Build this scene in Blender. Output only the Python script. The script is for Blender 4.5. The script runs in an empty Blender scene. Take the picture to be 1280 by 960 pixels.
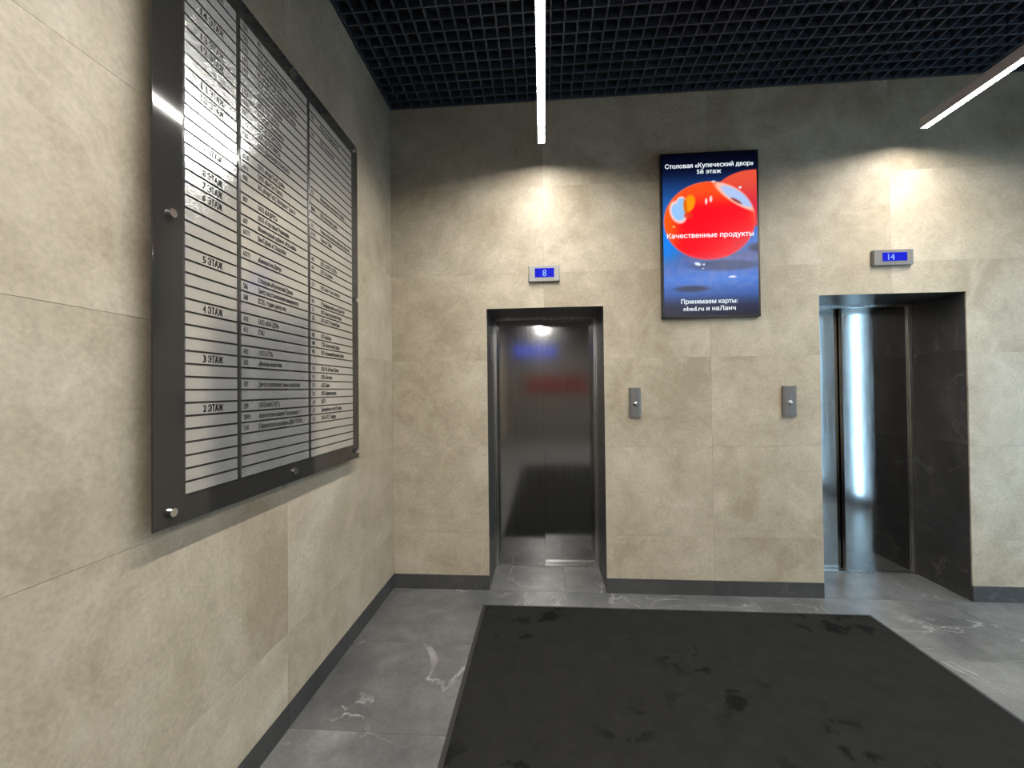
import bpy, bmesh, math, random
import numpy as np
from mathutils import Vector, Matrix
from mathutils.geometry import delaunay_2d_cdt
random.seed(7)
scene = bpy.context.scene
C = scene.collection

# ------------------------------------------------------------------ camera, world, exposure
CAM = Vector((1.0659, -2.9212, 1.3923))
RT = Vector((0.99718217, 0.07418091, -0.01117608)); UP = Vector((0.01199388, -0.01058805, 0.99987201)); FW = Vector((-0.07405308, 0.99718859, 0.01144793))
cam_data = bpy.data.cameras.new('camera'); cam_data.sensor_width = 36.0; cam_data.lens = 528.2235 / 1280 * 36.0
cam_data.clip_start = 0.02
cam = bpy.data.objects.new('camera', cam_data); C.objects.link(cam)
cam.matrix_world = Matrix(((RT.x, UP.x, -FW.x, CAM.x), (RT.y, UP.y, -FW.y, CAM.y), (RT.z, UP.z, -FW.z, CAM.z), (0, 0, 0, 1)))
scene.camera = cam

world = bpy.data.worlds.new('overcast_sky'); scene.world = world; world.use_nodes = True
bg = world.node_tree.nodes['Background']; bg.inputs[0].default_value = (0.66, 0.83, 1.0, 1); bg.inputs[1].default_value = 0.5
LAMP_STRENGTH = 150.0
LAMP_COLOR = (1.0, 0.955, 0.885, 1)

scene.view_settings.view_transform = 'Standard'
scene.view_settings.look = 'None'
scene.view_settings.gamma = 1.0
scene.view_settings.use_curve_mapping = False
scene.view_settings.exposure = 0.4

# ------------------------------------------------------------------ dimensions (metres; X along back wall, -Y into the room)
H = 3.388                       # underside of the cell ceiling
XR, YF = 4.72, -8.0             # right wall, wall behind the camera
D1 = (0.677, 1.4805, 1.9518)    # first lift opening: left, right, height
D2 = (2.8826, 3.7844, 1.9865)   # second lift opening
ND = 0.40                       # depth of the lift niches
BB = 0.10                       # baseboard height

# ------------------------------------------------------------------ helpers
def tag(o, label=None, cat=None, group=None, kind=None):
    if label: o['label'] = label
    if cat: o['category'] = cat
    if group: o['group'] = group
    if kind: o['kind'] = kind
    return o

def empty(name, loc):
    o = bpy.data.objects.new(name, None); C.objects.link(o); o.location = loc; o.empty_display_size = 0.05
    return o

def box(bm, x0, x1, y0, y1, z0, z1):
    v = [bm.verts.new(p) for p in ((x0, y0, z0), (x1, y0, z0), (x1, y1, z0), (x0, y1, z0), (x0, y0, z1), (x1, y0, z1), (x1, y1, z1), (x0, y1, z1))]
    for f in ((0, 3, 2, 1), (4, 5, 6, 7), (0, 1, 5, 4), (1, 2, 6, 5), (2, 3, 7, 6), (3, 0, 4, 7)):
        bm.faces.new([v[i] for i in f])

def bevel(bm, w, seg=2):
    bmesh.ops.bevel(bm, geom=list(bm.edges), offset=w, segments=seg, affect='EDGES', profile=0.5)

def cyl(bm, axis, c, r, h, n=24, r2=None):
    M = {'X': Matrix.Rotation(math.pi / 2, 4, 'Y'), 'Y': Matrix.Rotation(math.pi / 2, 4, 'X'), 'Z': Matrix.Identity(4)}[axis]
    return bmesh.ops.create_cone(bm, cap_ends=True, segments=n, radius1=r, radius2=r if r2 is None else r2, depth=h, matrix=Matrix.Translation(c) @ M)

def mesh_from(name, bm, mat, smooth=False):
    bmesh.ops.recalc_face_normals(bm, faces=list(bm.faces))
    me = bpy.data.meshes.new(name); bm.to_mesh(me); bm.free()
    if mat: me.materials.append(mat)
    if smooth:
        for p in me.polygons: p.use_smooth = True
    return me

def link(name, me, parent=None, world_loc=None):
    """one mesh object; vertices are given in world space unless world_loc moves the origin"""
    o = bpy.data.objects.new(name, me); C.objects.link(o)
    base = Vector(world_loc) if world_loc else Vector((0, 0, 0))
    if parent is not None:
        o.parent = parent
        base = base - parent_world(parent)
    o.location = base
    return o

def parent_world(o):
    w = Vector((0, 0, 0))
    while o is not None:
        w += o.location; o = o.parent
    return w

def obj(name, bm, mat, parent=None, smooth=False, origin=None):
    """bm in world coordinates; the origin goes to `origin` (default: bottom centre of the bounds)"""
    co = [v.co for v in bm.verts]
    if origin is None:
        origin = Vector(((min(c.x for c in co) + max(c.x for c in co)) / 2, (min(c.y for c in co) + max(c.y for c in co)) / 2, min(c.z for c in co)))
    origin = Vector(origin)
    for v in bm.verts: v.co -= origin
    return link(name, mesh_from(name, bm, mat, smooth), parent, origin)

def boxobj(name, dims, mat, parent=None, bev=0.0, seg=2):
    bm = bmesh.new(); box(bm, *dims)
    if bev: bevel(bm, bev, seg)
    return obj(name, bm, mat, parent)

# ------------------------------------------------------------------ materials
def new_mat(name):
    m = bpy.data.materials.new(name); m.use_nodes = True
    nt = m.node_tree; b = nt.nodes['Principled BSDF']
    return m, nt, b

def plain(name, col, rough=0.5, metal=0.0, spec=0.5):
    m, nt, b = new_mat(name)
    b.inputs['Base Color'].default_value = (*col, 1); b.inputs['Roughness'].default_value = rough; b.inputs['Metallic'].default_value = metal
    b.inputs['Specular IOR Level'].default_value = spec
    return m

def emit(name, col, strength):
    m, nt, b = new_mat(name)
    b.inputs['Base Color'].default_value = (0.002, 0.002, 0.002, 1)
    b.inputs['Specular IOR Level'].default_value = 0.03; b.inputs['Roughness'].default_value = 0.6
    b.inputs['Emission Color'].default_value = col; b.inputs['Emission Strength'].default_value = strength
    return m

def N(nt, t, **kw):
    n = nt.nodes.new(t)
    for k, v in kw.items(): setattr(n, k, v)
    return n

def math_node(nt, op, a, b=None, clamp=False):
    n = N(nt, 'ShaderNodeMath', operation=op, use_clamp=clamp)
    for i, v in enumerate((a, b)):
        if v is None: continue
        if isinstance(v, (int, float)): n.inputs[i].default_value = v
        else: nt.links.new(v, n.inputs[i])
    return n.outputs[0]

def noise(nt, vec, scale, detail=5, rough=0.55, dist=0.0):
    n = N(nt, 'ShaderNodeTexNoise'); nt.links.new(vec, n.inputs['Vector'])
    n.inputs['Scale'].default_value = scale; n.inputs['Detail'].default_value = detail; n.inputs['Roughness'].default_value = rough; n.inputs['Distortion'].default_value = dist
    return n.outputs['Fac']

def ramp(nt, fac, stops):
    r = N(nt, 'ShaderNodeValToRGB'); nt.links.new(fac, r.inputs[0])
    el = r.color_ramp.elements
    while len(el) < len(stops): el.new(0.5)
    for e, (p, c) in zip(el, stops):
        e.position = p; e.color = (*c, 1) if len(c) == 3 else c
    return r.outputs['Color']

def mix(nt, fac, a, b, mode='MIX'):
    n = N(nt, 'ShaderNodeMix', data_type='RGBA', blend_type=mode)
    for sock, v in ((n.inputs[0], fac), (n.inputs[6], a), (n.inputs[7], b)):
        if isinstance(v, (int, float)): sock.default_value = v
        elif isinstance(v, tuple): sock.default_value = (*v, 1)
        else: nt.links.new(v, sock)
    return n.outputs[2]

def obj_coords(nt, spread=37.0):
    tc = N(nt, 'ShaderNodeTexCoord'); oi = N(nt, 'ShaderNodeObjectInfo')
    mul = N(nt, 'ShaderNodeVectorMath', operation='SCALE'); mul.inputs[0].default_value = (1.0, 1.7, 2.3)
    s = math_node(nt, 'MULTIPLY', oi.outputs['Random'], spread); nt.links.new(s, mul.inputs['Scale'])
    add = N(nt, 'ShaderNodeVectorMath', operation='ADD'); nt.links.new(tc.outputs['Object'], add.inputs[0]); nt.links.new(mul.outputs[0], add.inputs[1])
    return add.outputs[0], oi.outputs['Random']

def stone(name, stops, vein_col, vein_amt, vein_w, rough, bump, scale=1.0, tile_var=0.06, spec=0.5):
    m, nt, b = new_mat(name)
    v, rnd = obj_coords(nt)
    big = noise(nt, v, 1.5 * scale, 7, 0.6, 0.7)
    mid = noise(nt, v, 6.0 * scale, 8, 0.65, 0.4)
    f = math_node(nt, 'ADD', math_node(nt, 'MULTIPLY', big, 0.6), math_node(nt, 'MULTIPLY', mid, 0.4))
    col = ramp(nt, f, stops)
    fine = noise(nt, v, 70 * scale, 4, 0.6)
    col = mix(nt, 0.22, col, ramp(nt, fine, [(0.3, (0.25, 0.25, 0.25)), (0.7, (0.75, 0.75, 0.75))]), 'OVERLAY')
    # crack-like veins: where a distorted noise crosses one half
    vn = noise(nt, v, 1.1 * scale, 6, 0.55, 1.3)
    d = math_node(nt, 'ABSOLUTE', math_node(nt, 'SUBTRACT', vn, 0.5))
    line = math_node(nt, 'SUBTRACT', 1.0, math_node(nt, 'DIVIDE', d, vein_w), True)
    msk = noise(nt, v, 3.2 * scale, 5, 0.6)
    msk = ramp(nt, msk, [(0.42, (0, 0, 0)), (0.60, (1, 1, 1))])
    amt = math_node(nt, 'MULTIPLY', math_node(nt, 'MULTIPLY', line, msk), vein_amt)
    col = mix(nt, amt, col, vein_col)
    # every tile a shade of its own
    tv = math_node(nt, 'ADD', math_node(nt, 'MULTIPLY', rnd, tile_var), 1.0 - tile_var / 2)
    hsv = N(nt, 'ShaderNodeHueSaturation'); nt.links.new(tv, hsv.inputs['Value']); nt.links.new(col, hsv.inputs['Color'])
    nt.links.new(hsv.outputs[0], b.inputs['Base Color'])
    b.inputs['Roughness'].default_value = rough; b.inputs['Specular IOR Level'].default_value = spec
    bp = N(nt, 'ShaderNodeBump'); bp.inputs['Strength'].default_value = bump; bp.inputs['Distance'].default_value = 0.01
    hgt = math_node(nt, 'ADD', math_node(nt, 'MULTIPLY', noise(nt, v, 14 * scale, 6, 0.6, 0.8), 1.0), math_node(nt, 'MULTIPLY', fine, 0.12))
    nt.links.new(hgt, bp.inputs['Height']); nt.links.new(bp.outputs[0], b.inputs['Normal'])
    return m

M = {}
M['wall_tile'] = stone('beige_stone_tile', [(0.38, (0.35, 0.295, 0.213)), (0.47, (0.415, 0.36, 0.272)), (0.54, (0.465, 0.41, 0.315)), (0.63, (0.54, 0.49, 0.39))],
                       (0.60, 0.55, 0.45), 0.25, 0.02, 0.46, 0.20, spec=0.32)
M['dark_marble'] = stone('black_veined_marble', [(0.38, (0.034, 0.034, 0.036)), (0.5, (0.050, 0.050, 0.053)), (0.62, (0.075, 0.075, 0.078))],
                         (0.22, 0.21, 0.19), 0.55, 0.006, 0.33, 0.03)
M['base_stone'] = stone('dark_grey_stone', [(0.3, (0.036, 0.036, 0.037)), (0.55, (0.058, 0.058, 0.059)), (0.75, (0.085, 0.085, 0.085))],
                        (0.2, 0.2, 0.2), 0.3, 0.006, 0.4, 0.04)
M['floor_tile'] = stone('grey_marble_floor', [(0.38, (0.090, 0.092, 0.094)), (0.47, (0.128, 0.129, 0.130)), (0.55, (0.172, 0.172, 0.171)), (0.64, (0.235, 0.235, 0.23))],
                        (0.50, 0.49, 0.46), 0.75, 0.010, 0.30, 0.03)
M['grout'] = plain('grout', (0.24, 0.205, 0.155), 0.9)
M['floor_grout'] = plain('floor_grout', (0.06, 0.06, 0.06), 0.9)
M['ceil_bar'] = plain('blue_black_painted_metal', (0.045, 0.056, 0.078), 0.45)
M['plenum'] = plain('black_ceiling_void', (0.010, 0.014, 0.024), 0.9)
M['lamp_body'] = plain('white_painted_profile', (0.55, 0.55, 0.55), 0.5)
M['diffuser'] = emit('lamp_diffuser', LAMP_COLOR, LAMP_STRENGTH)
M['cable'] = plain('steel_cable', (0.3, 0.3, 0.3), 0.4, 1.0)
M['plain_wall'] = plain('grey_brown_paint', (0.16, 0.15, 0.13), 0.6)
M['grey_tile'] = stone('grey_stone_tile', [(0.38, (0.12, 0.12, 0.12)), (0.5, (0.17, 0.17, 0.17)), (0.62, (0.22, 0.22, 0.215))], (0.35, 0.35, 0.34), 0.3, 0.01, 0.4, 0.08)

def brushed(name, col, rough, axis, amt=0.10, bump=0.02, freq=260.0, aniso=0.0, tangent=(0, 0, 1), metal=1.0):
    m, nt, b = new_mat(name)
    tc = N(nt, 'ShaderNodeTexCoord'); mp = N(nt, 'ShaderNodeMapping'); nt.links.new(tc.outputs['Object'], mp.inputs[0])
    s = [freq, freq, freq]; s['XYZ'.index(axis)] = 2.0
    mp.inputs['Scale'].default_value = s
    f = noise(nt, mp.outputs[0], 1.0, 3, 0.6)
    nt.links.new(ramp(nt, f, [(0.3, tuple(c * (1 - amt) for c in col)), (0.7, tuple(min(1, c * (1 + amt)) for c in col))]), b.inputs['Base Color'])
    nt.links.new(ramp(nt, f, [(0.3, (rough - 0.03,) * 3), (0.7, (rough + 0.04,) * 3)]), b.inputs['Roughness'])
    b.inputs['Metallic'].default_value = metal
    if aniso:
        b.inputs['Anisotropic'].default_value = aniso
        cx = N(nt, 'ShaderNodeCombineXYZ')
        for i in range(3): cx.inputs[i].default_value = tangent[i]
        nt.links.new(cx.outputs[0], b.inputs['Tangent'])
    bp = N(nt, 'ShaderNodeBump'); bp.inputs['Strength'].default_value = bump; bp.inputs['Distance'].default_value = 0.002
    nt.links.new(f, bp.inputs['Height']); nt.links.new(bp.outputs[0], b.inputs['Normal'])
    return m
M['door_steel'] = brushed('brushed_door_steel', (0.38, 0.38, 0.375), 0.095, 'Z', 0.05, 0.0)
M['frame_steel'] = brushed('frame_steel', (0.50, 0.50, 0.49), 0.28, 'Z')
M['plate'] = brushed('brushed_aluminium_plate', (0.70, 0.70, 0.70), 0.17, 'Y', 0.06, 0.0, 500, 0.9, (0, 0, 1), 0.75)
M['panel'] = plain('dark_grey_acrylic', (0.030, 0.029, 0.027), 0.06)
M['ink'] = plain('black_engraving', (0.012, 0.012, 0.012), 0.5)
M['chrome'] = plain('polished_steel', (0.75, 0.75, 0.75), 0.15, 1.0)
M['alu_case'] = plain('satin_aluminium_case', (0.22, 0.215, 0.205), 0.42, 0.3)
M['button_case'] = plain('satin_grey_case', (0.17, 0.165, 0.16), 0.38, 0.35)
M['black_plastic'] = plain('black_plastic', (0.008, 0.008, 0.010), 0.35)
M['lcd'] = emit('blue_backlit_display', (0.010, 0.016, 0.62, 1), 0.8)
M['lcd_digit'] = emit('pale_blue_digit', (0.25, 0.42, 1.0, 1), 0.9)
M['white_text'] = emit('white_screen_text', (0.85, 0.95, 1.0, 1), 0.8)
M['red_panel'] = plain('red_panel', (0.20, 0.03, 0.02), 0.5)

# ------------------------------------------------------------------ tiled surfaces
def subtract(rects, hole):
    out = []
    hx0, hx1, hz0, hz1 = hole
    for (x0, x1, z0, z1) in rects:
        if hx1 <= x0 or hx0 >= x1 or hz1 <= z0 or hz0 >= z1: out.append((x0, x1, z0, z1)); continue
        if x0 < hx0: out.append((x0, hx0, z0, z1))
        if hx1 < x1: out.append((hx1, x1, z0, z1))
        a, b = max(x0, hx0), min(x1, hx1)
        if z0 < hz0: out.append((a, b, z0, hz0))
        if hz1 < z1: out.append((a, b, hz1, z1))
    return [r for r in out if r[1] - r[0] > 1e-4 and r[3] - r[2] > 1e-4]

def tile_mesh(rects, to3d, thick, mat, bm=None):
    """front at depth 0 and back at depth `thick`; one closed skin round the union of the rectangles"""
    bm = bmesh.new()
    us = sorted({round(v, 5) for r in rects for v in r[:2]}); ws = sorted({round(v, 5) for r in rects for v in r[2:]})
    inside = lambda u, w: any(r[0] < u < r[1] and r[2] < w < r[3] for r in rects)
    cell = {(i, j): inside((us[i] + us[i + 1]) / 2, (ws[j] + ws[j + 1]) / 2) for i in range(len(us) - 1) for j in range(len(ws) - 1)}
    vs = {}
    def V(i, j, d):
        if (i, j, d) not in vs: vs[(i, j, d)] = bm.verts.new(to3d(us[i], ws[j], d * thick))
        return vs[(i, j, d)]
    for (i, j), on in cell.items():
        if not on: continue
        for d in (0, 1): bm.faces.new([V(i, j, d), V(i + 1, j, d), V(i + 1, j + 1, d), V(i, j + 1, d)])
        for (a, b, n) in (((i, j), (i + 1, j), (i, j - 1)), ((i + 1, j), (i + 1, j + 1), (i + 1, j)), ((i + 1, j + 1), (i, j + 1), (i, j + 1)), ((i, j + 1), (i, j), (i - 1, j))):
            if not cell.get(n, False): bm.faces.new([V(*a, 0), V(*b, 0), V(*b, 1), V(*a, 1)])
    return bm

def tile_surface(parent, us, ws, holes, to3d, mat, thick=0.010, gap=0.0006, name='tile'):
    for i in range(len(us) - 1):
        for j in range(len(ws) - 1):
            r = [(us[i] + gap, us[i + 1] - gap, ws[j] + gap, ws[j + 1] - gap)]
            for h in holes: r = subtract(r, h)
            if not r: continue
            bm = tile_mesh(r, to3d, thick, mat)
            obj(name, bm, mat, parent, origin=to3d(us[i], ws[j], 0))

T = 0.010
ZJ = [BB, 0.392, 0.992, 1.592, 2.192, 2.792, H]
# back wall: substrate with two openings, faced with beige tiles
def wall_slab(name, rects, to3d, d0, d1, mat):
    bm = tile_mesh(rects, lambda u, w, d: to3d(u, w, d0 + d), d1 - d0, mat)
    return tag(obj(name, bm, mat), kind='structure')
back3 = lambda u, w, d: Vector((u, d, w))
holes_b = [(D1[0], D1[1], 0, D1[2]), (D2[0], D2[1], 0, D2[2])]
rb = [(0, XR, 0, H + 0.3)]
for h in holes_b: rb = subtract(rb, (h[0] - 0.0142, h[1] + 0.0142, 0, h[3] + 0.0142))   # room for the stone lining
wall_back = wall_slab('wall_back', rb, back3, T, 0.62, M['grout'])
tile_surface(wall_back, [0.0, 1.0765, 2.187, 3.3355, 4.46, XR], ZJ, holes_b, back3, M['wall_tile'])
left3 = lambda u, w, d: Vector((-d, u, w))
wall_left = wall_slab('wall_left', [(YF, 0.2, 0, H + 0.3)], left3, T, 0.2, M['grout'])
tile_surface(wall_left, [-7.2, -6.0, -4.8, -3.636, -2.436, -1.236, 0.0], ZJ, [], left3, M['wall_tile'])
tile_surface(wall_left, [YF, -7.2], ZJ, [], left3, M['wall_tile'])
right3 = lambda u, w, d: Vector((XR + d, u, w))
rr_ = [(YF, 0.2, 0, H + 0.3)]
wall_right = wall_slab('wall_right', rr_, right3, T, 0.2, M['grout'])
tile_surface(wall_right, [YF, -7.2, -6.0, -4.8, -3.6, -2.4, -1.2, 0.0], ZJ, [], right3, M['grey_tile'])
wall_front = wall_slab('wall_front', [(0, XR, 0, H + 0.3)], lambda u, w, d: Vector((u, YF - d, w)), 0.0, 0.2, M['plain_wall'])

# floor: substrate and 1.2 x 0.61 m tiles
bm = bmesh.new(); box(bm, 0, XR, YF, 0.2, -0.12, -T)
box(bm, -0.2, XR + 0.2, 0.2, 0.75, -0.12, -T)
floor = tag(obj('floor', bm, M['floor_grout']), kind='structure')
fl3 = lambda u, w, d: Vector((u, w, -d))
fy = [-8.0] + [-1.232 - 0.61 * k for k in range(11, -1, -1)] + [-0.622, 0.0]
fy = [y for i, y in enumerate(fy) if i == 0 or y > -7.95]
tile_surface(floor, [0, 1.205, 2.412, 3.62, XR], fy, [], fl3, M['floor_tile'])
for (a, b, _) in (D1, D2):                                     # niche floors
    for u0, u1 in ((a, max(a + .02, 1.205 if a < 1.205 < b else 3.62)), (max(a + .02, 1.205 if a < 1.205 < b else 3.62), b)):
        bm = tile_mesh([(u0 + .0008, u1 - .0008, 0.001, 0.44)], fl3, T, None)
        obj('tile', bm, M['floor_tile'], floor, origin=(u0, 0, 0))

# baseboards: dark stone strips, split where the openings are
def baseboard(name, runs, axis):
    root = tag(empty(name, runs[0]['at']), kind='structure')
    for r in runs:
        boxobj('skirting_tile', r['dims'], M['base_stone'], root, 0.0008, 1)
    return root
P = 0.0015
segs = []
for a, b in ((0, D1[0]), (D1[1], 2.187), (2.187, D2[0]), (D2[1], XR)):
    segs.append(dict(at=(0, 0, 0), dims=(a + .0007, b - .0007, -P, T, 0, BB - .001)))
baseboard('baseboard_back', segs, 'x')
baseboard('baseboard_left', [dict(at=(0, -4, 0), dims=(-T, P, y0 + .0007, y1 - .0007, 0, BB - .001)) for y0, y1 in ((YF, -7.2), (-7.2, -6), (-6, -4.8), (-4.8, -3.636), (-3.636, -2.436), (-2.436, -1.236), (-1.236, -0.002))], 'y')
baseboard('baseboard_right', [dict(at=(XR, -4, 0), dims=(XR - P, XR + T, y0 + .0007, y1 - .0007, 0, BB - .001)) for y0, y1 in ((YF, -7.2), (-7.2, -6), (-6, -4.8), (-4.8, -3.6), (-3.6, -2.4), (-2.4, -1.2), (-1.2, -0.002))], 'y')

# ceiling: black void with a grid of painted bars hung under it
bm = bmesh.new(); box(bm, -0.2, XR + 0.2, YF - 0.2, 0.2, H + 0.30, H + 0.40)
ceiling = tag(obj('ceiling', bm, M['plenum']), kind='structure')
PX, PY, BW, BH = 0.0745, 0.0765, 0.0085, 0.040
bm = bmesh.new(); box(bm, 0.001, XR - 0.001, -BW / 2, BW / 2, 0, BH); me_x = mesh_from('bar', bm, M['ceil_bar'])
bm = bmesh.new(); box(bm, -BW / 2, BW / 2, YF + .001, -0.001, 0, BH); me_y = mesh_from('bar', bm, M['ceil_bar'])
y = -0.012
while y > YF: link('bar', me_x, ceiling, (0, y, H)); y -= PY
x = 0.012
while x < XR: link('bar', me_y, ceiling, (x, 0, H)); x += PX

# ------------------------------------------------------------------ lift niches and doors
def lift(name, D, front_right, split, niche_label):
    a, b, h = D
    # black marble lining: jamb slabs of several tiles and the soffit
    lin = tag(empty(name.replace('door', 'trim'), ((a + b) / 2, 0.2, 0)), kind='structure')
    zs = [0.0, 0.40, 1.005, 1.61, h]
    for s, x in ((1, a), (-1, b)):
        for z0, z1 in zip(zs, zs[1:]):
            xa, xb = (x - 0.014, x) if s == 1 else (x, x + 0.014)
            boxobj('lining_tile', (xa, xb, 0.0105, ND + 0.03, z0 + .0006, z1 - .0006), M['dark_marble'], lin)
    m2 = (a + b) / 2
    boxobj('lining_tile', (a, m2 - .0006, 0.0105, ND + 0.03, h, h + 0.014), M['dark_marble'], lin)
    boxobj('lining_tile', (m2 + .0006, b, 0.0105, ND + 0.03, h, h + 0.014), M['dark_marble'], lin)
    # the door set
    root = tag(empty(name, ((a + b) / 2, ND, 0)), kind='structure')
    fr = 0.022
    top = h - 0.006
    bm = bmesh.new()
    box(bm, a, a + fr, ND, ND + 0.05, 0, h); box(bm, b - fr, b, ND, ND + 0.05, 0, h); box(bm, a + fr, b - fr, ND, ND + 0.05, h - 0.016, h)
    obj('door_frame', bm, M['frame_steel'], root)
    yf, yb = ND + 0.018, ND + 0.062
    if front_right: pans = ((split, b - fr * 0.6, yf), (a + fr * 0.6, split + 0.03, yb))
    else: pans = ((a + fr * 0.6, split, yf), (split - 0.03, b - fr * 0.6, yb))
    for k, (xa, xb, yy) in enumerate(pans):
        p = boxobj('door_panel', (xa, xb, yy, yy + 0.034, 0.012, h - 0.004), M['door_steel'], root, 0.0015, 1)
        if not front_right:                                    # small fixing screws along the top of the panels
            for q in range(3):
                bm = bmesh.new(); cyl(bm, 'Y', (xa + (xb - xa) * (0.14 + 0.34 * q), yy - 0.001, h - 0.105), 0.0045, 0.003, 12)
                obj('screw', bm, M['black_plastic'], p)
    boxobj('sill', (a + 0.002, b - 0.002, ND + 0.001, ND + 0.12, 0.0, 0.010), M['frame_steel'], root)
    boxobj('shaft_back', (a - 0.05, b + 0.05, ND + 0.14, ND + 0.16, 0, h + 0.05), M['black_plastic'], root)
    return root
lift('door_1', D1, False, 1.066, '')
lift('door_2', D2, True, 3.300, '')

# ------------------------------------------------------------------ lettering helper
_tm = {}
def text_data(s, offset):
    """flat triangles of a line of text: outlines from the built-in font, filled by winding number"""
    key = (s, offset)
    if key in _tm: return _tm[key]
    cu = bpy.data.curves.new('txt', 'FONT'); cu.body = s; cu.size = 1.0; cu.resolution_u = 2; cu.fill_mode = 'NONE'
    o = bpy.data.objects.new('txt', cu); C.objects.link(o)
    dg = bpy.context.evaluated_depsgraph_get(); dg.update()
    me = bpy.data.meshes.new_from_object(o.evaluated_get(dg))
    nb = {}
    for e in me.edges:
        a, b = e.vertices; nb.setdefault(a, []).append(b); nb.setdefault(b, []).append(a)
    loops, seen = [], set()
    for v in range(len(me.vertices)):
        if v in seen or v not in nb: continue
        l = [v]; seen.add(v); cur = v
        while True:
            n = [x for x in nb[cur] if x not in seen]
            if not n: break
            cur = cur + 1 if cur + 1 in n else n[0]
            l.append(cur); seen.add(cur)
        loops.append(l)
    co = [Vector(v.co[:2]) for v in me.vertices]
    ed = [(l[i - 1], l[i]) for l in loops for i in range(len(l))]
    vo, _, fo, _, _, _ = delaunay_2d_cdt(co, ed, [], 0, 1e-6)
    v0 = [(v.x, v.y) for v in vo]
    va = np.array(v0); tri = np.array([tuple(f) for f in fo]); cen = va[tri].mean(axis=1)
    ea = np.array([co[a][:] for a, b in ed]); eb = np.array([co[b][:] for a, b in ed])
    px, py = cen[:, :1], cen[:, 1:]
    up = (ea[:, 1] <= py) & (eb[:, 1] > py); dn = (ea[:, 1] > py) & (eb[:, 1] <= py)
    side = (eb[:, 0] - ea[:, 0]) * (py - ea[:, 1]) - (px - ea[:, 0]) * (eb[:, 1] - ea[:, 1])
    wind = (up & (side > 0)).sum(axis=1) - (dn & (side < 0)).sum(axis=1)
    f0 = [tuple(int(k) for k in t) for t, w in zip(tri, wind) if w != 0]
    vs, fs = [], []
    for dx, dy in ((0, 0), (-offset, 0), (offset, 0), (0, -offset * 0.5), (0, offset * 0.5)):   # heavier strokes: overlapping copies
        n = len(vs); vs += [(a + dx, b + dy) for a, b in v0]; fs += [tuple(i + n for i in f) for f in f0]
    bpy.data.objects.remove(o); bpy.data.curves.remove(cu); bpy.data.meshes.remove(me)
    _tm[key] = (vs, fs)
    return vs, fs
CAP = 0.72
def add_text(bm, s, u, w, cap, place, xs=0.6, align='L', maxw=None, offset=0.014, width=None):
    """place(u, w) -> world point on the surface"""
    vs, fs = text_data(s, offset)
    if not vs: return
    k = cap / CAP; x0 = min(v[0] for v in vs); x1 = max(v[0] for v in vs)
    sx = k * xs
    if width: sx = width / (x1 - x0)
    elif maxw and (x1 - x0) * sx > maxw: sx = maxw / (x1 - x0)
    off = {'L': 0, 'C': -(x1 - x0) * sx / 2, 'R': -(x1 - x0) * sx}[align]
    bv = [bm.verts.new(place(u + off + (v[0] - x0) * sx, w + v[1] * k)) for v in vs]
    for f in fs:
        try: bm.faces.new([bv[i] for i in f])
        except ValueError: pass

# ------------------------------------------------------------------ directory board on the left wall
BY0, BY1, BZ0, BZ1 = -1.891, -0.660, 1.026, 2.737
XB = 0.050
board = tag(empty('directory_board', (0.03, (BY0 + BY1) / 2, BZ0)), 'large dark directory board with three columns of brushed metal name strips', 'sign board')
boxobj('backing_panel', (XB - 0.006, XB, BY0, BY1, BZ0, BZ1), M['panel'], board, 0.0008, 1)
for iy, yy in enumerate((-1.843, -1.270, -0.700)):
    for iz, zz in enumerate((1.067, 1.883, 2.704)):
        if iy == 1 and iz == 1: continue
        bm = bmesh.new()
        cyl(bm, 'X', (XB / 2 - 0.0022, yy, zz), 0.008, XB - 0.0076, 16)
        bmesh.ops.create_cone(bm, cap_ends=True, segments=20, radius1=0.0135, radius2=0.0115, depth=0.014, matrix=Matrix.Translation((XB + 0.007, yy, zz)) @ Matrix.Rotation(math.pi / 2, 4, 'Y'))
        tag(obj('standoff_pin', bm, M['chrome'], board), 'polished steel pin')
cols = ((-1.795, -1.592), (-1.571, -1.167), (-1.146, -0.742))
PITCH, PH, Z00 = 0.03725, 0.0312, 1.105
col1 = {41: '15 ЭТАЖ', 38: '14 ЭТАЖ', 36: '13 ЭТАЖ', 35: '12 ЭТАЖ', 32: '11 ЭТАЖ', 31: '10 ЭТАЖ', 27: '9 ЭТАЖ', 25: '8 ЭТАЖ', 24: '7 ЭТАЖ', 23: '6 ЭТАЖ', 18: '5 ЭТАЖ', 14: '4 ЭТАЖ', 10: '3 ЭТАЖ', 6: '2 ЭТАЖ'}
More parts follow.
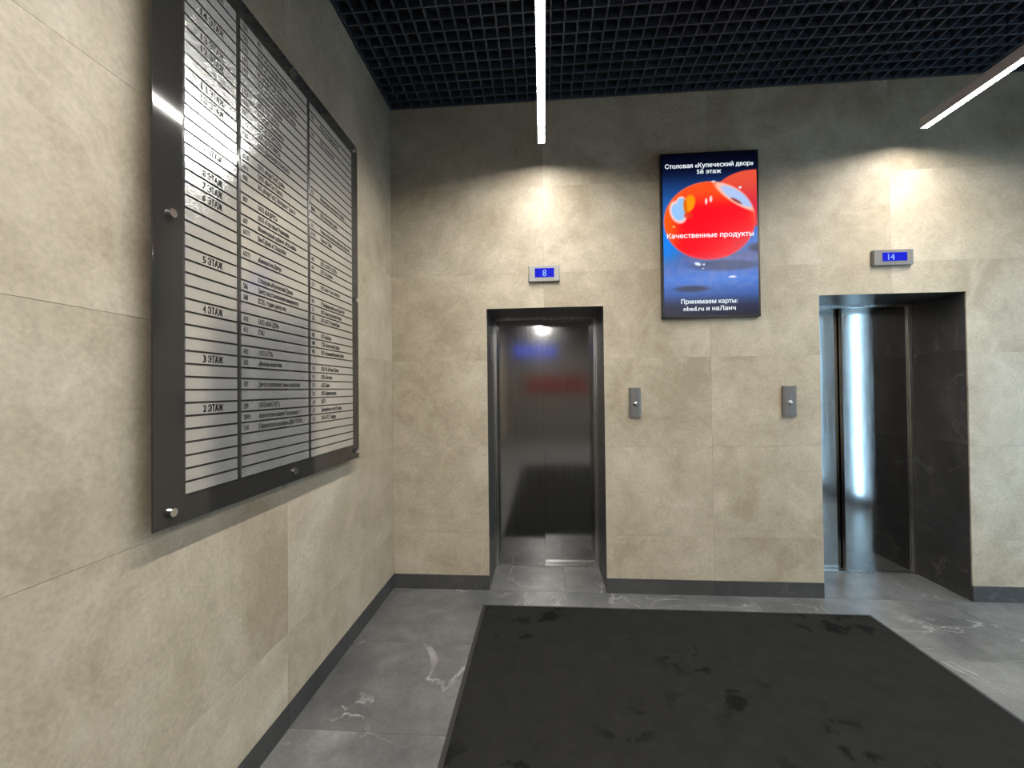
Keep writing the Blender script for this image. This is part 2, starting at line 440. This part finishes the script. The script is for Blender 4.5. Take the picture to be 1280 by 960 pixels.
col2 = {41: ('1501', 'ИП'), 40: ('1502', 'ООО «Ростовские линии»'), 39: ('1503', 'ООО «Стройинвест»'), 38: ('1402', 'АО «ИнфоТеКС Интернет Сервис»'), 37: ('1403', 'ООО «Агропромышленный союз»'),
        36: ('', '«Деловые решения»'), 35: ('1203', '«ДТА Ростов-Юг»'), 34: ('1210', 'АО «ЮИТ Солюшенс»'), 33: ('1211', 'ООО «СТРОИТЕЛЬ»'), 32: ('', 'ООО «СПУТНИКС»'), 31: ('1008', 'ООО «Донэнерго Консалт»'),
        29: ('1010', 'ООО «ИнфоТелСтрой»'), 28: ('1011', 'ООО «ВинТех Плюс»'), 27: ('908', 'АО «ИнфоТеКС Интернет Траст»'), 25: ('807', 'ООО «БАДРУС»'), 24: ('', 'ООО «Торговые Решения»'),
        23: ('607', 'Маникюрный кабинет «Рус-найл»'), 22: ('607/1', 'ВинТаВиш и Сбарробас'), 20: ('607/3', '«Банкрот-на-Дону»'), 18: ('', 'Столовая «Купеческий Двор»'), 17: ('506', 'Центр восстановления иммунитета'),
        16: ('508', 'ESTEL студия центр юга'), 14: ('410', 'ООО «КБА ДОН»'), 13: ('411', 'ITALI'), 11: ('413', 'ООО «СТВ»'), 10: ('303', '«Винные известия»'), 8: ('307', 'Центр психологии Елены Беловской'),
        6: ('209', 'ООО «НИКОЛЕТ»'), 5: ('209/1', 'Адвокатский кабинет Погорелов К. Т.'), 4: ('210', 'Юридическая компания «ДИА ГРУПП»')}
col3 = {40: ('1407', 'Агентство недвижимости'), 38: ('1305', 'ООО «Технологии»'), 31: ('912', 'Независимая экспертная служба'), 29: ('808/1', 'ООО «Рустерм-Строй»'), 27: ('612', 'Учебно-образовательный центр «Проект»'),
        26: ('614/5', 'Турагент Тайм'), 23: ('602', 'ООО «СОЮЗ В ДЕЛЕ»'), 22: ('601', 'ООО «Ступени»'), 20: ('512', 'ООО «Аист Гласс Инвест»'), 18: ('501', 'ТС Медицинский центр Донской'),
        17: ('511', 'ООО «Ваш Бухгалтер Плюс»'), 16: ('522', 'ООО «ЮГЭТ Регион Дон»'), 14: ('402', 'ООО «Выбор»'), 13: ('408', 'ТСЖ «Купеческий Двор»'), 12: ('405', 'ООО «Крымский южный тракт»'),
        10: ('310', 'ООО КК «Южная Дель»'), 9: ('311', 'ООО «Каспер»'), 8: ('312', '«ССЕ Бил»'), 7: ('313', 'ООО «Криптология»'), 6: ('214', 'АВТУ'), 5: ('215', 'Домофонная сеть ЮГсвязи'), 4: ('216', 'ООО «РТС Тендер»')}
place_l = lambda u, w: Vector((XB + 0.0043, u, w))
for ci, (ya, yb) in enumerate(cols):
    bm = bmesh.new(); box(bm, XB, XB + 0.004, ya, yb, 0, PH)
    for v in bm.verts: v.co -= Vector((XB, (ya + yb) / 2, 0))
    pm = mesh_from('name_strip', bm, M['plate'])
    for r in range(42):
        z = Z00 + r * PITCH
        p = link('name_strip', pm, board, (XB, (ya + yb) / 2, z))
        t = (col1, col2, col3)[ci].get(r)
        if not t: continue
        bm = bmesh.new()
        if ci == 0:
            num, word = t.split(' '); nw = 0.0125 * len(num); u0 = (ya + yb) / 2 - 0.040 - 0.005 * (len(num) - 1)
            add_text(bm, num, u0, z + 0.0048, 0.0215, place_l, 1, 'L', offset=0.030, width=nw)
            add_text(bm, word, u0 + nw + 0.0065, z + 0.0048, 0.0215, place_l, 1, 'L', offset=0.045, width=0.061)
        else:
            if t[0]:
                bn = bmesh.new(); add_text(bn, t[0], ya + 0.009, z + 0.0066, 0.0182, place_l, 0.60, 'L', offset=0.032); obj('room_number', bn, M['ink'], p)
            add_text(bm, t[1], ya + 0.085, z + 0.0066, 0.0182, place_l, 0.57, 'L', yb - ya - 0.090, offset=0.038)
        obj('lettering', bm, M['ink'], p)

# ------------------------------------------------------------------ advertising screen on the back wall
SX0, SX1, SZ0, SZ1 = 1.866, 2.497, 1.852, 2.955
SD = 0.035
scr = tag(empty('wall_screen', ((SX0 + SX1) / 2, -0.01, SZ0)), 'tall black framed advertising screen showing red tomatoes between the two elevators', 'screen')
bz = 0.012
bm = bmesh.new(); box(bm, SX0, SX1, -SD + 0.004, 0.0, SZ0, SZ1); obj('casing', bm, M['black_plastic'], scr)
bm = bmesh.new()
for d in ((SX0, SX1, SZ0, SZ0 + bz * 1.2), (SX0, SX1, SZ1 - bz, SZ1), (SX0, SX0 + bz, SZ0, SZ1), (SX1 - bz, SX1, SZ0, SZ1)): box(bm, d[0], d[1], -SD - 0.001, -SD + 0.0045, d[2], d[3])
obj('bezel', bm, M['black_plastic'], scr)
def srgb(c): return tuple((v / 255 / 12.92) if v / 255 <= 0.04045 else ((v / 255 + 0.055) / 1.055) ** 2.4 for v in c)
def lerp(a, b, t): return tuple(x + (y - x) * t for x, y in zip(a, b))
def sm(a, b, x):
    t = max(0.0, min(1.0, (x - a) / (b - a))); return t * t * (3 - 2 * t)
def keys(ks, t):
    for (t0, c0), (t1, c1) in zip(ks, ks[1:]):
        if t <= t1: return lerp(c0, c1, max(0, (t - t0) / (t1 - t0)))
    return ks[-1][1]
def ell(u, v, cu, cv, ru, rv, ang=0.0):
    du, dv = (u - cu), (v - cv) * 1.75
    ca, sa = math.cos(ang), math.sin(ang)
    a, b = du * ca + dv * sa, -du * sa + dv * ca
    return math.hypot(a / ru, b / (rv * 1.75))
rng = random.Random(3)
def wob(u, v): return 0.5 + 0.5 * math.sin(9 * u + 23 * v + 3 * math.sin(7 * u - 11 * v)) * math.sin(13 * v - 5 * u + 2 * math.sin(17 * u))
def picture(u, v):
    """u, v in 0..1, v upwards: tomatoes on a wet blue table"""
    c = keys([(0.0, (44, 44, 60)), (0.06, (48, 52, 76)), (0.13, (60, 92, 160)), (0.22, (72, 122, 214)), (0.28, (78, 116, 196)), (0.36, (92, 100, 150)), (0.45, (62, 110, 196)),
              (0.6, (44, 112, 200)), (0.72, (34, 88, 164)), (0.82, (22, 52, 104)), (0.9, (8, 16, 44)), (1.0, (2, 2, 16))], v)
    if v < 0.62:
        c = lerp(c, (12, 136, 250), 0.75 * sm(0.30, 0.02, u) * sm(0.27, 0.40, v) * sm(0.66, 0.5, v))
    if v < 0.36: c = lerp(c, (132, 142, 190), 0.35 * wob(u * 1.2, v * 2) * sm(0.1, 0.2, v))
    c = lerp(c, (54, 56, 74), 0.8 * sm(1.25, 0.5, ell(u, v, 0.30, 0.165, 0.20, 0.022)))
    c = lerp(c, (70, 74, 100), 0.7 * sm(1.2, 0.6, ell(u, v, 0.66, 0.305, 0.40, 0.035)))
    c = lerp(c, (40, 44, 66), 0.75 * sm(1.3, 0.5, ell(u, v, 1.0, 0.41, 0.10, 0.03)))
    # tomato behind
    e = ell(u, v, 0.97, 0.715, 0.44, 0.172)
    if e < 1.03:
        t = (226 + 20 * (v - 0.7), 74 + 60 * (v - 0.75), 58)
        t = lerp(t, (214, 36, 66), sm(0.84, 0.62, v))
        c = lerp(c, t, sm(1.03, 0.99, e))
    # front tomato
    e = ell(u, v, 0.495, 0.585, 0.487, 0.243)
    if e < 1.02:
        t = (252, 8, 30)
        t = lerp(t, (255, 92, 30), 0.85 * sm(0.45, 0.95, math.hypot((u - 0.5) * 0.75, (v - 0.50) * 3.4)) * sm(0.55, 0.72, v))
        t = lerp(t, (255, 96, 16), 0.9 * sm(0.26, 0.05, u) * sm(0.36, 0.5, v))
        t = lerp(t, (240, 110, 40), 0.8 * sm(0.88, 1.0, u) * sm(0.5, 0.65, v))
        t = lerp(t, (196, 50, 74), 0.75 * sm(0.60, 0.92, u) * sm(0.56, 0.40, v))
        t = lerp(t, (212, 60, 90), 0.6 * sm(0.40, 0.345, v))
        # left window highlight, orange glint and right highlight
        h = min(ell(u, v, 0.165, 0.645, 0.075, 0.062, 0.35), ell(u, v, 0.20, 0.70, 0.05, 0.035))
        t = lerp(t, (255, 205, 200), sm(1.35, 1.05, h)); t = lerp(t, (150, 196, 246), sm(1.02, 0.8, h))
        h = ell(u, v, 0.285, 0.695, 0.062, 0.058, -0.3)
        t = lerp(t, (255, 150, 14), sm(1.15, 0.75, h))
        t = lerp(t, (196, 74, 8), 0.7 * sm(0.03, 0.0, abs(u - 0.245 + 0.1 * (v - 0.66))) * sm(0.60, 0.64, v) * sm(0.75, 0.7, v))
        t = lerp(t, (225, 60, 30), 0.8 * sm(1.2, 0.7, ell(u, v, 0.275, 0.62, 0.05, 0.02)))
        h = ell(u, v, 0.795, 0.728, 0.225, 0.036, -0.60)
        t = lerp(t, (255, 190, 170), sm(1.45, 1.05, h)); t = lerp(t, (172, 196, 240), sm(1.05, 0.75, h))
        t = lerp(t, (150, 60, 50), 0.9 * sm(1.1, 0.7, ell(u, v, 0.785, 0.700, 0.075, 0.010, -0.55)))
        for (a, b, s) in ((0.465, 0.705, 0.013), (0.515, 0.718, 0.016)):
            t = lerp(t, (255, 214, 220), sm(1.2, 0.6, ell(u, v, a, b, s, 0.022)))
        t = lerp(t, (255, 190, 90), sm(1.2, 0.6, ell(u, v, 0.115, 0.555, 0.014, 0.008)))
        t = lerp(t, (246, 120, 110), 0.6 * sm(0.955, 1.0, e))
        c = lerp(c, t, sm(1.015, 0.985, e))
    for (a, b, ru, rv, g) in ((0.365, 0.318, 0.038, 0.010, -0.3), (0.43, 0.314, 0.012, 0.005, 0), (0.42, 0.29, 0.008, 0.004, 0), (0.73, 0.233, 0.045, 0.006, 0), (0.545, 0.826, 0.022, 0.006, 0), (0.825, 0.782, 0.016, 0.008, 0)):
        c = lerp(c, (226, 238, 252), sm(1.25, 0.6, ell(u, v, a, b, ru, rv, g)))
    return srgb(tuple(max(0, min(255, x)) for x in c))
NU, NV = 110, 190
pu0, pu1, pv0, pv1 = SX0 + bz, SX1 - bz, SZ0 + bz * 1.2, SZ1 - bz
verts = [(pu0 + (pu1 - pu0) * i / NU, -SD, pv0 + (pv1 - pv0) * j / NV) for j in range(NV + 1) for i in range(NU + 1)]
faces = [(j * (NU + 1) + i, j * (NU + 1) + i + 1, (j + 1) * (NU + 1) + i + 1, (j + 1) * (NU + 1) + i) for j in range(NV) for i in range(NU)]
me = bpy.data.meshes.new('display'); me.from_pydata([(a - SX0, b, c - SZ0) for a, b, c in verts], [], faces)
at = me.color_attributes.new('picture', 'FLOAT_COLOR', 'POINT')
buf = []
for j in range(NV + 1):
    for i in range(NU + 1): buf += [*picture(i / NU, j / NV), 1.0]
at.data.foreach_set('color', buf)
m, nt, b = new_mat('screen_picture')
va = N(nt, 'ShaderNodeVertexColor', layer_name='picture')
nt.links.new(va.outputs[0], b.inputs['Emission Color']); b.inputs['Emission Strength'].default_value = 0.82
b.inputs['Base Color'].default_value = (0.003, 0.003, 0.003, 1); b.inputs['Roughness'].default_value = 0.25; b.inputs['Specular IOR Level'].default_value = 0.15
me.materials.append(m)
disp = link('display', me, scr, (SX0, 0, SZ0))
place_b = lambda u, w: Vector((u, -SD - 0.0006, w))
SW = SX1 - SX0
for s, zc, wd, cap in (('Столовая «Купеческий двор»', 0.922, 0.905, 0.030), ('5й этаж', 0.883, 0.250, 0.029), ('Качественные продукты', 0.498, 0.885, 0.033), ('Принимаем карты:', 0.098, 0.575, 0.030), ('obed.ru и наЛанч', 0.055, 0.535, 0.030)):
    bm = bmesh.new()
    add_text(bm, s, (SX0 + SX1) / 2 + (0.0 if zc > 0.2 else -0.012), SZ0 + zc * (SZ1 - SZ0) - cap / 2, cap, place_b, 1, 'C', offset=0.020, width=wd * SW)
    obj('caption', bm, M['white_text'], disp)

# ------------------------------------------------------------------ floor indicators above the doors
def indicator(x0, x1, z0, z1, digits, label, dx=0.0):
    root = tag(empty('floor_indicator', ((x0 + x1) / 2, -0.015, z0)), label, 'indicator', 'floor indicators above the elevators')
    bm = bmesh.new(); box(bm, x0, x1, -0.030, 0.0, z0, z1); bevel(bm, 0.004, 2); obj('case', bm, M['alu_case'], root)
    w, h = x1 - x0, z1 - z0
    a, b, c, d = x0 + w * 0.20, x1 - w * 0.17, z0 + h * 0.24, z1 - h * 0.20
    bm = bmesh.new(); t = 0.004
    for r in ((a - t, b + t, c - t, c), (a - t, b + t, d, d + t), (a - t, a, c, d), (b, b + t, c, d)): box(bm, r[0], r[1], -0.0325, -0.029, r[2], r[3])
    obj('display_rim', bm, M['alu_case'], root)
    p = boxobj('display', (a, b, -0.0308, -0.0295, c, d), M['lcd'], root)
    bm = bmesh.new(); add_text(bm, digits, (a + b) / 2 + dx, c + (d - c) * 0.14, (d - c) * 0.72, lambda u, v: Vector((u, -0.0314, v)), 0.9, 'C', offset=0.02)
    obj('digit', bm, M['lcd_digit'], p)
    return root
indicator(0.974, 1.185, 2.125, 2.238, '8', 'silver floor indicator with blue display above the left elevator, showing one digit', 0.0)
indicator(3.210, 3.450, 2.165, 2.265, '14', 'silver floor indicator with blue display above the right elevator', -0.02)

# ------------------------------------------------------------------ call button panels
def call_panel(x0, x1, z0, z1, label):
    root = tag(empty('call_panel', ((x0 + x1) / 2, -0.01, z0)), label, 'call button', 'elevator call panels')
    xm = (x0 + x1) / 2
    # bowed face: a shallow polygon swept up
    bm = bmesh.new()
    prof = [(x0, 0.0), (x0, -0.016), (x0 + 0.012, -0.023), (xm, -0.0245), (x1 - 0.012, -0.023), (x1, -0.016), (x1, 0.0)]
    lo = [bm.verts.new((x, y, z0)) for x, y in prof]; hi = [bm.verts.new((x, y, z1)) for x, y in prof]
    for i in range(len(prof)):
        j = (i + 1) % len(prof); bm.faces.new([lo[i], lo[j], hi[j], hi[i]])
    bm.faces.new(lo); bm.faces.new(hi)
    obj('case', bm, M['button_case'], root)
    zc = z0 + (z1 - z0) * 0.47
    bm = bmesh.new(); cyl(bm, 'Y', (xm, -0.0245, zc), 0.0155, 0.004, 28); obj('button_ring', bm, M['button_case'], root, True)
    bm = bmesh.new(); bmesh.ops.create_uvsphere(bm, u_segments=24, v_segments=12, radius=0.0115, matrix=Matrix.Translation((xm, -0.0255, zc)) @ Matrix.Diagonal((1, 0.45, 1, 1)))
    obj('push_button', bm, M['chrome'], root, True)
    boxobj('top_lit_edge', (x0 + 0.002, x1 - 0.002, -0.0205, 0.0, z1, z1 + 0.006), M['alu_case'], root, 0.001, 1)  # added strip, paler than the case, standing in for light on its top edge
    return root
call_panel(1.643, 1.720, 1.192, 1.386, 'slim grey call button panel beside the left elevator, below the screen')
call_panel(2.636, 2.722, 1.192, 1.386, 'slim grey call button panel just left of the right elevator opening')

# ------------------------------------------------------------------ hanging linear lamps
def lamp(x, ya, yb, label):
    """ya far (towards the back wall) > yb; light leaves a recessed diffuser facing down"""
    zb, w, h, rec = 2.948, 0.044, 0.060, 0.0055
    root = tag(empty('linear_lamp', (x, (ya + yb) / 2, zb)), label, 'lamp', 'hanging linear lamps')
    bm = bmesh.new(); t = 0.003
    box(bm, x - w / 2, x - w / 2 + t, yb, ya, zb, zb + h); box(bm, x + w / 2 - t, x + w / 2, yb, ya, zb, zb + h)
    box(bm, x - w / 2 + t, x + w / 2 - t, yb, ya, zb + h - t, zb + h)
    obj('profile', bm, M['lamp_body'], root)
    boxobj('diffuser', (x - w / 2 + t, x + w / 2 - t, yb + 0.003, ya - 0.003, zb + rec, zb + rec + 0.004), M['diffuser'], root)
    for e in (ya, yb):
        boxobj('end_cap', (x - w / 2 + t, x + w / 2 - t, e - 0.003 if e == ya else e, e if e == ya else e + 0.003, zb + 0.001, zb + h - t), M['lamp_body'], root)
    for yy in (ya - 1.42, yb + 0.3):
        bm = bmesh.new(); cyl(bm, 'Z', (x, yy, (zb + h + H + 0.3) / 2), 0.0012, H + 0.3 - zb - h, 8); obj('cable', bm, M['cable'], root)
    return root
lamp(1.0715, -0.245, -3.65, 'glowing white linear lamp hanging in front of the left elevator')
lamp(3.392, -0.187, -3.65, 'glowing white linear lamp hanging in front of the right elevator')
lamp(1.0715, -4.1, -7.5, 'glowing linear lamp far behind, mirrored in the left elevator door')
lamp(3.392, -4.1, -7.5, 'glowing linear lamp far behind, the one nearer the right wall')

# cool vertical light strips on the right wall (mirrored in the right lift door, save the added one at the corner)
M['cool_diffuser'] = emit('cool_strip_diffuser', (0.44, 0.75, 1.0, 1), 34.0)
def strip(y, label):
    root = tag(empty('light_strip', (XR - 0.02, y, 0.12)), label, 'lamp', 'vertical light strips on the right wall')
    bm = bmesh.new()
    for d in ((XR - 0.006, XR - 0.0005, y - 0.02, y + 0.02), (XR - 0.03, XR - 0.006, y - 0.02, y - 0.016), (XR - 0.03, XR - 0.006, y + 0.016, y + 0.02)): box(bm, *d, 0.12, 2.32)
    obj('profile', bm, M['lamp_body'], root)
    boxobj('diffuser', (XR - 0.034, XR - 0.0065, y - 0.0155, y + 0.0155, 0.125, 2.315), M['cool_diffuser'], root)
    return root
strip(-0.68, 'added cool light strip near the corner, unseen, brightening the right end of the back wall')  # added fill, unseen: cools and brightens the right end of the back wall
strip(-1.42, 'cool white vertical light strip mirrored in the front door panel of the right elevator')
strip(-2.12, 'cool white vertical light strip mirrored in the rear door panel of the right elevator')

# ------------------------------------------------------------------ entrance mat
def mat_material():
    m, nt, b = new_mat('charcoal_carpet')
    tc = N(nt, 'ShaderNodeTexCoord'); v = tc.outputs['Object']
    f = noise(nt, v, 420, 3, 0.7); g = noise(nt, v, 9, 6, 0.65)
    col = mix(nt, f, (0.008, 0.008, 0.0075), (0.033, 0.033, 0.031))
    col = mix(nt, 0.5, col, ramp(nt, g, [(0.35, (0.35, 0.35, 0.35)), (0.65, (0.62, 0.62, 0.62))]), 'OVERLAY')
    # wet footprints: small dark blots gathered in places
    s = noise(nt, v, 7.5, 4, 0.55, 0.4); area = noise(nt, v, 1.3, 2, 0.5)
    st = math_node(nt, 'MULTIPLY', ramp(nt, s, [(0.565, (0, 0, 0)), (0.62, (1, 1, 1))]), ramp(nt, area, [(0.47, (0, 0, 0)), (0.55, (1, 1, 1))]))
    col = mix(nt, math_node(nt, 'MULTIPLY', st, 0.8), col, (0.004, 0.004, 0.004))
    nt.links.new(col, b.inputs['Base Color']); b.inputs['Roughness'].default_value = 0.95; b.inputs['Specular IOR Level'].default_value = 0.1
    bp = N(nt, 'ShaderNodeBump'); bp.inputs['Strength'].default_value = 0.6; bp.inputs['Distance'].default_value = 0.004
    nt.links.new(f, bp.inputs['Height']); nt.links.new(bp.outputs[0], b.inputs['Normal'])
    return m
M['carpet'] = mat_material()
M['rubber'] = plain('black_rubber', (0.030, 0.030, 0.029), 0.6)
mx0, mx1, my0, my1 = 0.660, 3.018, -3.9, -0.200
root = tag(empty('entrance_mat', ((mx0 + mx1) / 2, (my0 + my1) / 2, 0)), 'large charcoal carpet mat with dark stains on the grey tiled floor', 'mat')
e = 0.022
boxobj('carpet_pile', (mx0 + e, mx1 - e, my0 + e, my1 - e, 0.0005, 0.009), M['carpet'], root)
bm = bmesh.new()
outer = [(mx0, my0), (mx1, my0), (mx1, my1), (mx0, my1)]; inner = [(mx0 + e, my0 + e), (mx1 - e, my0 + e), (mx1 - e, my1 - e), (mx0 + e, my1 - e)]
ring = [[bm.verts.new((x, y, z)) for x, y in pts] for pts, z in ((outer, 0.0003), (outer, 0.003), (inner, 0.0075), (inner, 0.0003))]
for k in range(4):
    A, B = ring[k], ring[(k + 1) % 4]
    for i in range(4): bm.faces.new([A[i], A[(i + 1) % 4], B[(i + 1) % 4], B[i]])
obj('edging', bm, M['rubber'], root)

# ------------------------------------------------------------------ things on the wall behind the camera, mirrored in the left lift door
boxobj_ = boxobj('wall_panel', (0.55, 2.30, YF, YF + 0.04, 1.25, 1.75), M['red_panel'], None, 0.004, 1)
tag(boxobj_, 'red panel on the far wall, a blurred red band in the left elevator door', 'panel')
M['blue_sign'] = emit('blue_lit_sign', (0.10, 0.16, 0.9, 1), 1.2)
sg = empty('lit_sign', (0.8, YF + 0.03, 2.3))
tag(sg, 'blue lit sign on the far wall, a blurred blue patch in the left elevator door', 'sign')
boxobj('sign_case', (0.25, 1.45, YF, YF + 0.05, 2.28, 2.62), M['black_plastic'], sg, 0.004, 1)
boxobj('sign_face', (0.28, 1.42, YF + 0.0505, YF + 0.054, 2.31, 2.59), M['blue_sign'], sg)
